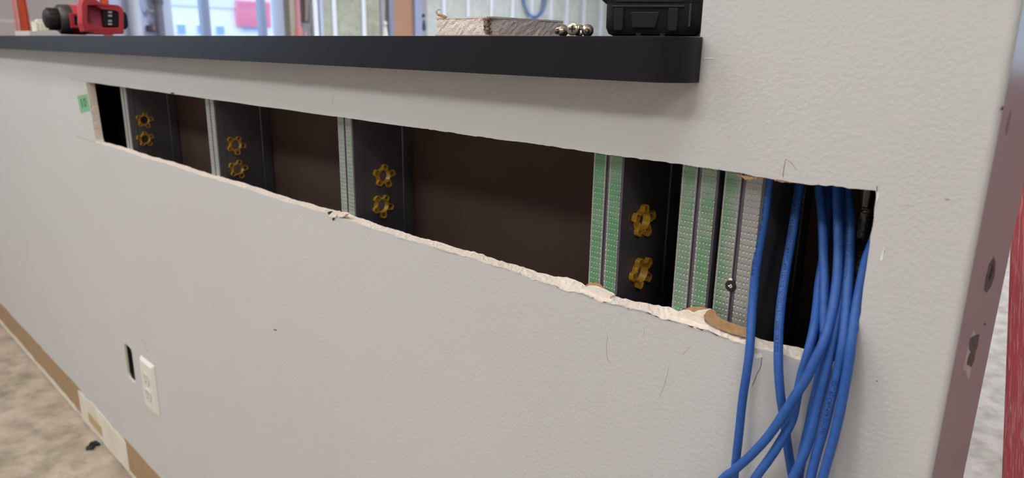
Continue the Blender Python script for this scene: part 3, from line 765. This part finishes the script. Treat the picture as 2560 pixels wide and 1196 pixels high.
body = loft([(rrect(.007, Wd-.007, .007, Dp-.006, .006), 0), (rrect(.002, Wd-.002, .003, Dp-.003, .006), .0022), (rrect(0, Wd, .0012, Dp, .006), .007), (rrect(0, Wd, .0, Dp, .006), .0255)], XY)
body.build('pack_body', black_pl, pk, smooth=True, angle=28)
upper = loft([(rrect(-.001, Wd+.001, .003, Dp, .005), .0255), (rrect(-.010, Wd+.002, .002, Dp+.01, .005), .0335), (rrect(-.012, Wd+.003, 0, Dp+.012, .005), .036), (rrect(-.012, Wd+.003, 0, Dp+.012, .005), .052)], XY)
upper.build('tool_foot', black_pl, pk, smooth=True, angle=28)
m = MB()                                                        # raised mouldings on the face
m.box(.005, .062, -.0022, .0005, .0222, .0240)
for x in (.0075, .0500):
    m.prism([(x, .0050), (x+.0065, .0050), (x+.0072, .0068), (x+.0072, .0222), (x-.0006, .0222), (x-.0002, .0068)], [], XZ, -.0018, .0006)
m.prism([(.022, .0070), (.040, .0070), (.043, .0190), (.020, .0190)], [], XZ, -.0008, .0006)
m.build('face_moulding', black_pl, pk, bevel=.0006)
MB().box(.0655, .0672, -.0012, .001, .008, .0255).build('side_rib', mat('worn_black_edge', (62, 58, 52), .5), pk, bevel=.0004)
boxo('latch_recess', (.008, .060, -.0006, .0, .0268, .0340), mat('deep_black', (9, 9, 10), .6), pk)
m = MB()
for y in (.012, .022, .034): m.box(Wd-.0006, Wd+.0010, y, y+.004, .006, .020)
m.build('side_slot', mat('side_slot_black', (14, 14, 15), .5), pk)
for x in (.025, .044): boxo('base_notch', (x, x+.004, .0010, .0045, .0006, .0030), MATS['deep_black'], pk)

# cordless drill lying on its side
def drill():
    ox, oy, oz = -1.905, .060, LT
    root = empty('cordless_drill', (ox, oy, oz))
    tag(root, 'red and black cordless drill without battery lying on its side on the ledge', 'drill')
    zc = .0365; A = (0, -1, 0); y0 = .003; gy = .03
    c = (0, y0, zc)
    MB().lathe([(-.052, .020), (-.050, .028), (-.040, .031), (.030, .031), (.036, .029)], c, A, 28).build('motor_housing', black_rub, root, smooth=True)
    MB().lathe([(.010, .0318), (.012, .0332), (.038, .0328), (.040, .0310)], c, A, 28).build('red_shell', red_pl, root, smooth=True)
    MB().lathe([(.036, .0320), (.040, .0330), (.060, .0320), (.0635, .0290)], c, A, 28).build('torque_collar', dark_grey, root, smooth=True)
    ch = MB().lathe([(.0545, .0230), (.0640, .0240), (.068, .0246), (.080, .0236), (.088, .0185), (.091, .011), (.0915, .006)], c, A, 24).build('chuck', black_rub, root, smooth=True)
    m = MB()
    for k in range(14):
        a = 2*math.pi*k/14; m.lathe([(.067, .0012), (.084, .0010)], (.0238*math.cos(a), y0, zc+.0238*math.sin(a)), A, 5)
    m.build('chuck_ribs', black_pl, ch)
    # mode-ring window on the side that faces out
    m = MB()
    for b in ((.0270, .0372, y0-.048, y0-.016, zc+.0080, zc+.0140), (.0270, .0372, y0-.048, y0-.016, zc-.0190, zc-.0130), (.0270, .0372, y0-.048, y0-.040, zc-.013, zc+.008), (.0270, .0372, y0-.026, y0-.016, zc-.013, zc+.008)): m.box(*b)
    fr = m.build('switch_frame', red_pl, root, bevel=.0015)
    boxo('switch_button', (.0270, .0345, y0-.040, y0-.026, zc-.013, zc+.008), black_pl, fr)
    # handle towards the viewer and foot with open battery rails
    loft([(rrect(y0+.006, gy+.024, zc-.017, zc+.017, .012), .02), (rrect(gy-.008, gy+.026, zc-.016, zc+.016, .012), .05), (rrect(gy-.012, gy+.032, zc-.020, zc+.022, .012), .0755)], YZ).build('grip', black_rub, root, smooth=True)
    fx0, fx1 = .075, .106
    pts = [(204, 10), (209, -3), (236, -7), (247, 4), (258, 9), (297, 13), (306, 20), (309, 27), (310, 85), (250, 87), (212, 79), (205, 58)]
    out = [(lambda q: (q.y-oy, max(q.z-oz, .001)))(at(u, v, 0, ox+fx1)) for u, v in pts]
    inn = [(lambda q: (q.y-oy, q.z-oz))(at(u, v, 0, ox+fx1)) for u, v in [(218, 14), (240, 14), (254, 23), (294, 27), (298, 34), (299, 68), (272, 70), (224, 66), (218, 54)]]
    MB().prism(out, [inn], YZ, fx0+.006, fx1).build('foot_shell', red_pl, root, bevel=.0018)
    MB().prism(out, [], YZ, fx0, fx0+.006).build('foot_floor', red_in, root)
    q0 = at(262, 70, 0, ox+fx1); q1 = at(297, 24, 0, ox+fx1)
    tb = boxo('terminal_block', (fx0+.006, fx1-.004, q0.y-oy+.002, q1.y-oy, q0.z-oz+.003, q1.z-oz-.002), black_pl, root, bevel=.002)
    for v in (28, 37, 50, 58):
        q = at(276, v+2, 0, ox+fx1); boxo('contact', (fx1-.0045, fx1-.0025, q.y-oy-.0040, q.y-oy+.0040, q.z-oz-.0022, q.z-oz+.0016), silver, tb)
    MB().prism([(at(215, 55, 0, ox+fx1).y-oy, at(215, 55, 0, ox+fx1).z-oz), (at(232, 62, 0, ox+fx1).y-oy, .022), (at(252, 66, 0, ox+fx1).y-oy, .016), (at(215, 74, 0, ox+fx1).y-oy, .012)], [], YZ, fx1-.006, fx1+.001).build('foot_lip', red_pl, root)
drill()
# cream ribbed block on a white slab, further along the ledge
sx = -2.32
sl = tag(boxo('white_board_offcut', (sx-.10, sx+.05, at(72, 78, 0, sx+.05).y, at(150, 78, 0, sx+.05).y, LT+.0003, LT+.0133), white_pl, bevel=.001), 'flat white board offcut under the ribbed block beyond the drill', 'board offcut')
cb = empty('ribbed_block', (sx, at(112, 70, 0, sx+.02).y, LT+.0136)); tag(cb, 'cream ribbed plastic block on the white offcut left of the drill', 'block')
boxo('block_body', (-.018, .018, -.022, .030, 0, .024), mat('cream_plastic', (228, 222, 204), .6), cb, bevel=.002)
for k in range(6): boxo('rib', (.0181, .0215, -.020+k*.0085, -.016+k*.0085, .002, .021), MATS['cream_plastic'], cb, bevel=.001)
boxo('block_cap', (-.012, .012, -.014, .004, .0241, .031), MATS['cream_plastic'], cb, bevel=.002)

# ------------------------------------------------------------------ outlet and box opening low on the wall
ocx, ocz = -1.5900, -.7470
out_ = empty('wall_outlet', (ocx, 0, ocz)); tag(out_, 'white duplex wall outlet low on the painted wall', 'outlet')
hw, hh = .0400, .0620
loft([(rrect(-hw, hw, -hh, hh, .003), -.0002), (rrect(-hw, hw, -hh, hh, .003), -.0015), (rrect(-hw+.006, hw-.006, -hh+.006, hh-.006, .003), -.0068)], lambda p, d: (p[0], d, p[1])).build('cover_plate', white_pl, out_)
for z in (.0195, -.0195):
    P = [(.0172*math.cos(R_(a)), max(-.0145, min(.0145, .0172*math.sin(R_(a))))+z) for a in range(0, 360, 12)]
    rc = MB().prism(P, [], XZ, -.0095, -.0066).build('receptacle_face', ivory_pl, out_, bevel=.0006)
    for x, h in ((-.0064, .0036), (.0064, .0044)): boxo('blade_slot', (x-.0010, x+.0010, -.00965, -.0094, z+.0015, z+.0015+h*2), slot_m, rc)
    MB().lathe([(0, .0024), (.0002, .0024)], (0, -.0094, z-.0075), (0, -1, 0), 12).build('ground_hole', slot_m, rc)
MB().lathe([(0, .0032), (.0008, .0030), (.0011, .0015)], (0, -.0066, 0), (0, -1, 0), 14).build('plate_screw', white_pl, out_)
eb = MB(); EB = rrect(-1.7432, -1.6938, -.7792, -.6908, .0115); EI = rrect(-1.7416, -1.6954, -.7776, -.6924, .0100)
n = len(EB); rings = [(EB, .0045), (EB, .062), (EI, .060), (EI, .0045)]
eb.add([(p[0], y, p[1]) for P, y in rings for p in P], [(j*n+i, j*n+(i+1) % n, ((j+1) % 4)*n+(i+1) % n, ((j+1) % 4)*n+i) for j in (0, 2, 3) for i in range(n)]+[tuple(range(n, 2*n)), tuple(range(2*n, 3*n))])
tag(eb.build('electrical_box', black_rub), 'empty dark electrical box in the cutout left of the outlet', 'electrical box')
# green tape with a handwritten number
def tape():
    pts = [(193, 240), (218, 235), (225, 277), (202, 284)]
    P = [at(u, v, 1, -.0003) for u, v in pts]
    t = MB().prism([(p.x, p.z) for p in P], [], XZ, -.0003, -.00005).build('tape_label', tape_g)
    tag(t, 'small green tape flag with handwritten 10 at the left end of the slot', 'tape')
    me = text_mesh('10', 1.0); xs = [v.co.x for v in me.vertices]; ys = [v.co.y for v in me.vertices]; w0, w1, h0, h1 = min(xs), max(xs), min(ys), max(ys)
    q = [at(u, v, 1, -.0004) for u, v in [(201, 247), (214, 244), (218, 267), (206, 271)]]      # tl, tr, br, bl
    m2 = bpy.data.meshes.new('handwriting'); V = []
    for v in me.vertices:
        s = (v.co.x-w0)/(w1-w0); u = (v.co.y-h0)/(h1-h0)
        p = (q[3].lerp(q[2], s)).lerp(q[0].lerp(q[1], s), u); V.append((p.x, -.00045, p.z))
    m2.from_pydata(V, [], [list(f.vertices) for f in me.polygons]); m2.materials.append(marker); link('handwriting', m2, t); bpy.data.meshes.remove(me)
tape()
# crumpled black scrap and crumbs on the floor
p = at(234, 1117, 2, FLOOR)
m = MB()
for k in range(16):
    a = random.uniform(0, 6.28); d = random.uniform(0, .016); s = random.uniform(.004, .009)
    m.lathe([(0, s*.4), (s*.5, s), (s*1.2, s*.3)], (p.x+d*math.cos(a)*1.2, p.y+d*math.sin(a), FLOOR+.002), (jit(.6), jit(.6), 1), 6)
tag(m.build('rubber_scrap', black_rub), 'crumpled black scrap on the concrete floor by the wall', 'scrap')
# red board leaning beyond the wall end
q = at(2490, 1180, 1, .45); q2 = at(2506, 731, 1, .45)
tilt = math.atan2(q2.x-q.x, q2.z-q.z)
rb = boxo('red_board', (0, .30, -.012, .012, 0, 1.03), red_scr, bevel=.003)
zb = FLOOR+.002
rb.location = (q.x+(zb-q.z)*math.tan(tilt), .462, zb+.30*math.sin(-tilt) if tilt < 0 else zb); rb.rotation_euler = (0, tilt, 0)
tag(rb, 'scratched red board standing tilted just beyond the right end of the wall', 'board')

# ------------------------------------------------------------------ the room beyond
def bgbox(name, u0, u1, z0, z1, d0, d1, mt, parent=None, bevel=0, smooth=False):
    a, b = Y(u0), Y(u1)
    return boxo(name, (WX+d0, WX+d1, a, b, z0, z1), mt, parent, bevel)
bgbox('drywall_panel', -140, 228, FLOOR, CEIL, .0, .012, gyp_wall, wl)
za = at(40, 56, 0, WX).z; zb_ = at(40, 50, 0, WX).z
bgbox('joint_tape', -140, 150, za, zb_, .012, .015, tapeband, wl)
bgbox('bluish_panel', 229, 402, FLOOR, CEIL, .0, .014, blue_wall, wl)
bgbox('window_casing', 404, 428, WZ0, WZ1, .0, .03, alu_l, wl)
pipe = MB().lathe([(0, .05), (CEIL-FLOOR, .05)], (WX+.07, Y(331), FLOOR), (0, 0, 1), 20).build('white_pipe', mat('white_pipe_paint', (214, 218, 230), .4), smooth=True); tag(pipe, 'white vertical pipe on the bluish wall left of the window', 'pipe')
m = empty('grey_standpipe', (WX+.075, Y(391), FLOOR)); tag(m, 'dark grey vertical pipe beside the window frame', 'pipe')
MB().lathe([(0, .036), (CEIL-FLOOR, .036)], (0, 0, 0), (0, 0, 1), 18).build('pipe_run', mat('grey_pipe', (128, 126, 136), .4, .3), m, smooth=True)
zc = at(388, 3, 0, WX+.075).z-FLOOR
MB().lathe([(zc-.03, .043), (zc, .046), (zc+.10, .046)], (0, 0, 0), (0, 0, 1), 18).build('pipe_coupling', mat('coupling_grey', (110, 106, 112), .5, .3), m, smooth=True)
p0 = at(377, 71, 0, WX+.04); jb = empty('wall_bracket', p0); tag(jb, 'small dark bracket box on the wall beside the grey pipe', 'bracket')
boxo('bracket_box', (-.025, .03, -.03, .03, -.028, .028), mat('bracket_dark', (70, 64, 70), .6), jb, bevel=.004); boxo('bracket_clip', (.0305, .038, .004, .028, -.016, .022), mat('bracket_brass', (150, 130, 110), .4, .5), jb, bevel=.002)
w_ = MB().tube(spline([at(352, -20, 0, WX+.06), at(362, 6, 0, WX+.06), at(372, 34, 0, WX+.055), at(386, 60, 0, WX+.05), at(388, 66, 0, WX+.05)], 6), .006, 6).build('thin_cable', mat('pale_wire', (186, 186, 200), .5)); tag(w_, 'thin pale cable sagging beside the grey pipe', 'cable')
pc = at(376, 28, 0, WX+.04); tag(boxo('pipe_clip', (pc.x-.03, pc.x+.03, pc.y-.03, pc.y+.035, pc.z-.008, pc.z+.010), mat('clip_tan', (170, 164, 150), .5), bevel=.002), 'small tan clip between wall and grey pipe', 'clip')
# cluttered bay right of the window
bgbox('timber_post', 713, 726, FLOOR, CEIL, .0, .10, mat('grey_timber', (176, 160, 138), .7), wl)
bgbox('plywood_panel', 743, 782, FLOOR, CEIL, -.115, -.09, brown_w, wl)
rp = empty('red_riser', (WX+.09, Y(733), FLOOR)); tag(rp, 'red painted vertical riser pipe right of the window', 'pipe')
MB().lathe([(0, .030), (CEIL-FLOOR, .030)], (0, 0, 0), (0, 0, 1), 16).build('pipe_run', pink_red, rp, smooth=True)
zz = at(733, 66, 0, WX+.09).z-FLOOR
MB().lathe([(zz-.12, .040), (zz-.10, .044), (zz-.02, .044), (zz, .034)], (0, 0, 0), (0, 0, 1), 16).build('pipe_fitting', mat('fitting_red', (214, 130, 126), .5), rp, smooth=True)
gb = empty('grey_junction_box', at(763, 72, 0, WX-.03)); tag(gb, 'grey metal junction box low in the brown bay', 'junction box')
boxo('box_body', (-.05, .02, -.055, .055, -.10, .062), mat('box_grey', (132, 126, 128), .5, .3), gb, bevel=.005); boxo('box_cover', (.0205, .026, -.045, .045, -.09, .05), mat('cover_grey', (146, 140, 140), .5, .3), gb, bevel=.003)
boxo('red_tag', (.0265, .032, -.03, .0, -.09, -.03), pink_red, gb)
for i, u in enumerate((764, 768)):
    c = MB().tube(spline([at(u, -200, 0, WX-.02), at(u-1, -40, 0, WX-.02), at(u+.5, 20, 0, WX-.02), at(u, 53, 0, WX-.02)], 6), .006, 6).build('drop_cable', mat('drop_wire', (190, 170, 164), .5) if i == 0 else MATS['drop_wire'])
    tag(c, ('left', 'right')[i]+' of two thin cables dropping to the grey junction box', 'cable')
# insulated framing
us = [838.5, 912, 975, 1044, 1112, 1172, 1230, 1283, 1331, 1378, 1419, 1462, 1505, 1545, 1585]
# bays between the studs
bay_edges = [797]+us
for i, (a, b) in enumerate(zip(bay_edges, bay_edges[1:])):
    if b in (1044,): continue
    bt_ = batt_m if b < 1100 else batt_w
    ya, yb = Y(a)+.012, Y(b)-.012
    m = MB(); nx, nz = 6, 22; vs = []
    for kz in range(nz+1):
        for kx in range(nx+1):
            t = kx/nx; bulge = -.045+.03*math.sin(math.pi*t)**.5+jit(.004)
            vs.append((WX+bulge, ya+(yb-ya)*t, FLOOR+(CEIL-FLOOR)*kz/nz))
    m.add(vs, [(k*(nx+1)+j, k*(nx+1)+j+1, (k+1)*(nx+1)+j+1, (k+1)*(nx+1)+j) for k in range(nz) for j in range(nx)])
    o = m.build('insulation_batt', bt_, wl, smooth=True, angle=80, solid=.02)
for u in us:
    if u in (975, 1044): continue
    yc = Y(u); m = MB(); m.box(WX-.10, WX, yc+.016, yc+.0175, FLOOR, CEIL); m.box(WX-.0015, WX, yc-.036, yc+.0175, FLOOR, CEIL); m.box(WX-.040, WX, yc-.036, yc-.0345, FLOOR, CEIL)
    m.build('steel_stud', stud_bright, wl)
bgbox('steel_stud', 784, 796, FLOOR, CEIL, -.10, .0, stud_bright, wl, .002)
bgbox('blue_jamb_strip', 799, 807, FLOOR, CEIL, -.02, .01, alu_l, wl, .002)
bgbox('timber_post', 811, 816, FLOOR, CEIL, -.06, -.01, mat('pale_timber', (186, 170, 160), .7), wl)
# door beyond: steel frame, tan leaf, lock side
dr = empty('door_1', (WX+.02, Y(1010), FLOOR)); tag(dr, 'tan wood door in a grey steel frame in the insulated wall', kind='structure')
def dpart(nm, u0, u1, d0, d1, mt, z0=FLOOR, z1=1.15): return boxo(nm, (d0-.02, d1-.02, Y(u0)-Y(1010), Y(u1)-Y(1010), z0-FLOOR, z1-FLOOR), mt, dr, bevel=.003)
grey_st = mat('grey_steel_frame', (152, 152, 168), .5, .2)
dpart('frame_jamb', 951, 956, -.08, .02, mat('frame_lilac', (176, 172, 186), .5)); dpart('frame_stop', 956, 969, -.07, -.02, mat('frame_brown', (130, 108, 98), .6)); dpart('frame_jamb', 970, 982, -.06, .03, grey_st)
dpart('door_leaf', 983, 1028, -.04, .005, tan_wood); dpart('leaf_edge', 1029, 1033, -.04, .0, mat('leaf_edge_tan', (176, 136, 112), .6)); dpart('frame_jamb', 1034, 1051, -.06, .03, mat('frame_blue_grey', (172, 176, 200), .5, .1)); lp = dpart('lock_plate', 1052, 1068, -.05, .0, mat('lock_side_grey', (172, 166, 170), .5))
dpart('frame_head', 951, 1068, -.08, .02, grey_st, 1.15, 1.2)
q = at(1058.5, 39, 0, WX+.005); lk = empty('deadbolt', q); lk.parent = dr; lk.location = (q.x-dr.location.x, q.y-dr.location.y, q.z-FLOOR)
bpy.data.objects.remove(lk)
MB().lathe([(-.006, .020), (.010, .020), (.014, .014)], (q.x-dr.location.x, q.y-dr.location.y, q.z-FLOOR), (1, 0, 0), 16).build('deadbolt', black_rub, dr, smooth=True)
q = at(1059.5, 64, 0, WX+.005)
MB().prism([(q.y-dr.location.y+x*.8, q.z-FLOOR+z) for x, z in ((-.02, -.05), (.0, -.06), (.022, -.05), (.025, -.01), (.010, .04), (.0, .065), (-.008, .05), (-.02, .0))], [], YZ, q.x-dr.location.x-.004, q.x-dr.location.x+.014).build('lever_plate', mat('lever_dark', (60, 64, 78), .5), dr, bevel=.002)
# pale bollard shaped bottle in front of the door frame
q = at(963, 84, 0, WX+.10)
bo = empty('floor_lamp_post', (q.x, q.y, FLOOR)); bo.name = 'cream_post'
tag(bo, 'cream post with a round knob top in front of the door frame beyond', 'post')
zt = at(963, 66, 0, WX+.10).z-FLOOR; zk = at(963, 58, 0, WX+.10).z-FLOOR
crm = mat('cream_enamel', (248, 246, 228), .5)
MB().lathe([(0, .05), (zt-.10, .030), (zt, .018)], (0, 0, 0), (0, 0, 1), 18).build('post_shaft', crm, bo, smooth=True)
MB().lathe([(zk-.028, .010), (zk-.020, .020), (zk, .0265), (zk+.016, .020), (zk+.0255, .006)], (0, 0, 0), (0, 0, 1), 18).build('post_knob', crm, bo, smooth=True)
# coil of blue cable hung on the framing
cy, cz = Y(1330), at(1330, 48, 0, WX+.03).z+.30
m = MB()
for k in range(7):
    ry, rz = .215+jit(.03), .29+jit(.022); oy, oz = jit(.02), jit(.01)
    P = [Vector((WX+.025+k*.006+jit(.002), cy+oy+ry*math.cos(2*math.pi*i/40), cz+oz+rz*math.sin(2*math.pi*i/40))) for i in range(41)]
    m.tube(P, .0042, 6, cap=False)
tag(m.build('cable_coil', mat('coil_blue', (58, 112, 186), .5), smooth=True), 'coil of blue cable hung on the insulated wall beyond the offcut', 'cable coil')
# orange stepladder beyond the ledge
lx = -3.55
lc = at(166, 50, 0, lx); ld = empty('step_ladder', (lx, lc.y, FLOOR)); ld.rotation_euler = (0, 0, -math.atan2(lc.y-CAM.y, -lx))
tag(ld, 'orange fibreglass stepladder standing beyond the left part of the ledge', 'ladder')
hw_ = .155
def rail(x0, x1, y0, y1, nm, wd=.0165, two=True):
    m = MB()
    for a, b, dx in ((-wd, wd, 0), (-wd, -wd+.006, .02), (wd-.006, wd, .02)):
        vs = []
        for (X, Yy, Z) in ((x0, y0, .02), (x1, y1, 1.85)):
            vs += [(X-.004-dx, Yy+a, Z), (X+.004, Yy+a, Z), (X+.004, Yy+b, Z), (X-.004-dx, Yy+b, Z)]
        m.add(vs, [(0, 3, 2, 1), (4, 5, 6, 7), (0, 1, 5, 4), (1, 2, 6, 5), (2, 3, 7, 6), (3, 0, 4, 7)])
    o = m.build(nm, orange, ld)
    boxo('rail_foot', (x0-.03, x0+.012, y0-wd-.004, y0+wd+.004, 0, .05), black_rub, o)
    return o
rail(.0, -.10, -hw_, -hw_*.98, 'front_rail'); rail(.0, -.10, hw_, hw_*.98, 'front_rail')
rail(-.62, -.22, -hw_-.005, -hw_*1.02, 'rear_rail', .014); rail(-.62, -.22, hw_+.005, hw_*1.02, 'rear_rail', .014)
for k in range(6):
    z = .27+k*.30
    if 1.13 < z < 1.32: continue
    x = -.10*z/1.85
    boxo('step', (x-.05, x+.012, -hw_+.02, hw_-.02, z-.02, z+.006), orange, ld, bevel=.002)
boxo('pale_edge', (-.03, .0055, -hw_-.0275, -hw_-.0170, .9, 1.75), rail_pink, ld)
boxo('step_brace', (-.075, -.045, -.028, .022, 1.375, 1.46), mat('brace_red', (196, 62, 46), .5), ld, bevel=.003)

# ------------------------------------------------------------------ outdoors
tag(boxo('ground', (-140, WX-.3, -60, 90, FLOOR-.6, FLOOR-.4), ground_m), 'ground outside the window', kind='structure')
BX = -42.0
def B(u, v): q = at(u, v, 0, BX); return q.y, q.z
bl = empty('neighbour_building', (BX, B(550, 80)[0], FLOOR-.4)); tag(bl, 'pale building with a red panel seen through the window', 'building')
by = bl.location.y; bz = bl.location.z
def face(nm, u0, u1, v0, v1, d0, d1, mt, parent=None, z0=None):
    q0, q1 = B(u0, v1), B(u1, v0)
    o = boxo(nm, (d0, d1, q0[0]-by, q1[0]-by, (q0[1] if z0 is None else z0)-bz, q1[1]-bz), mt, parent or bl)
    return o
face('facade', 330, 820, 7, 90, -6, 0, facade_m, z0=FLOOR-.4)
face('parapet', 330, 822, 3.5, 7.5, -6.1, .12, mat('parapet_trim', (222, 226, 232), .7))
rp_ = face('red_panel', 590, 668, 5, 66, .0, .30, pink_panel)
for k in range(12):
    v = 9+k*4.8; face('siding_lap', 590, 668, v, v+.9, .30, .34, mat('red_siding_lap', (228, 132, 160), .7) if k == 0 else MATS['red_siding_lap'], bl)
for u0, u1, v0, v1 in ((443, 460, 62, 83), (493, 510, 64, 83), (540, 557, 66, 84)):
    f = face('window', u0-1.5, u1+1.5, v0-2, v1+1.5, .0, .10, facade_m); face('pane', u0, u1, v0, v1, .10, .14, blue_glass, bl)
for u0, u1 in ((605, 622), (628, 645), (649, 664)):
    f = face('window', u0-1.5, u1+1.5, 68, 79, .0, .12, facade_m); face('pane', u0, u1, 70, 76, .12, .16, blue_glass, bl)
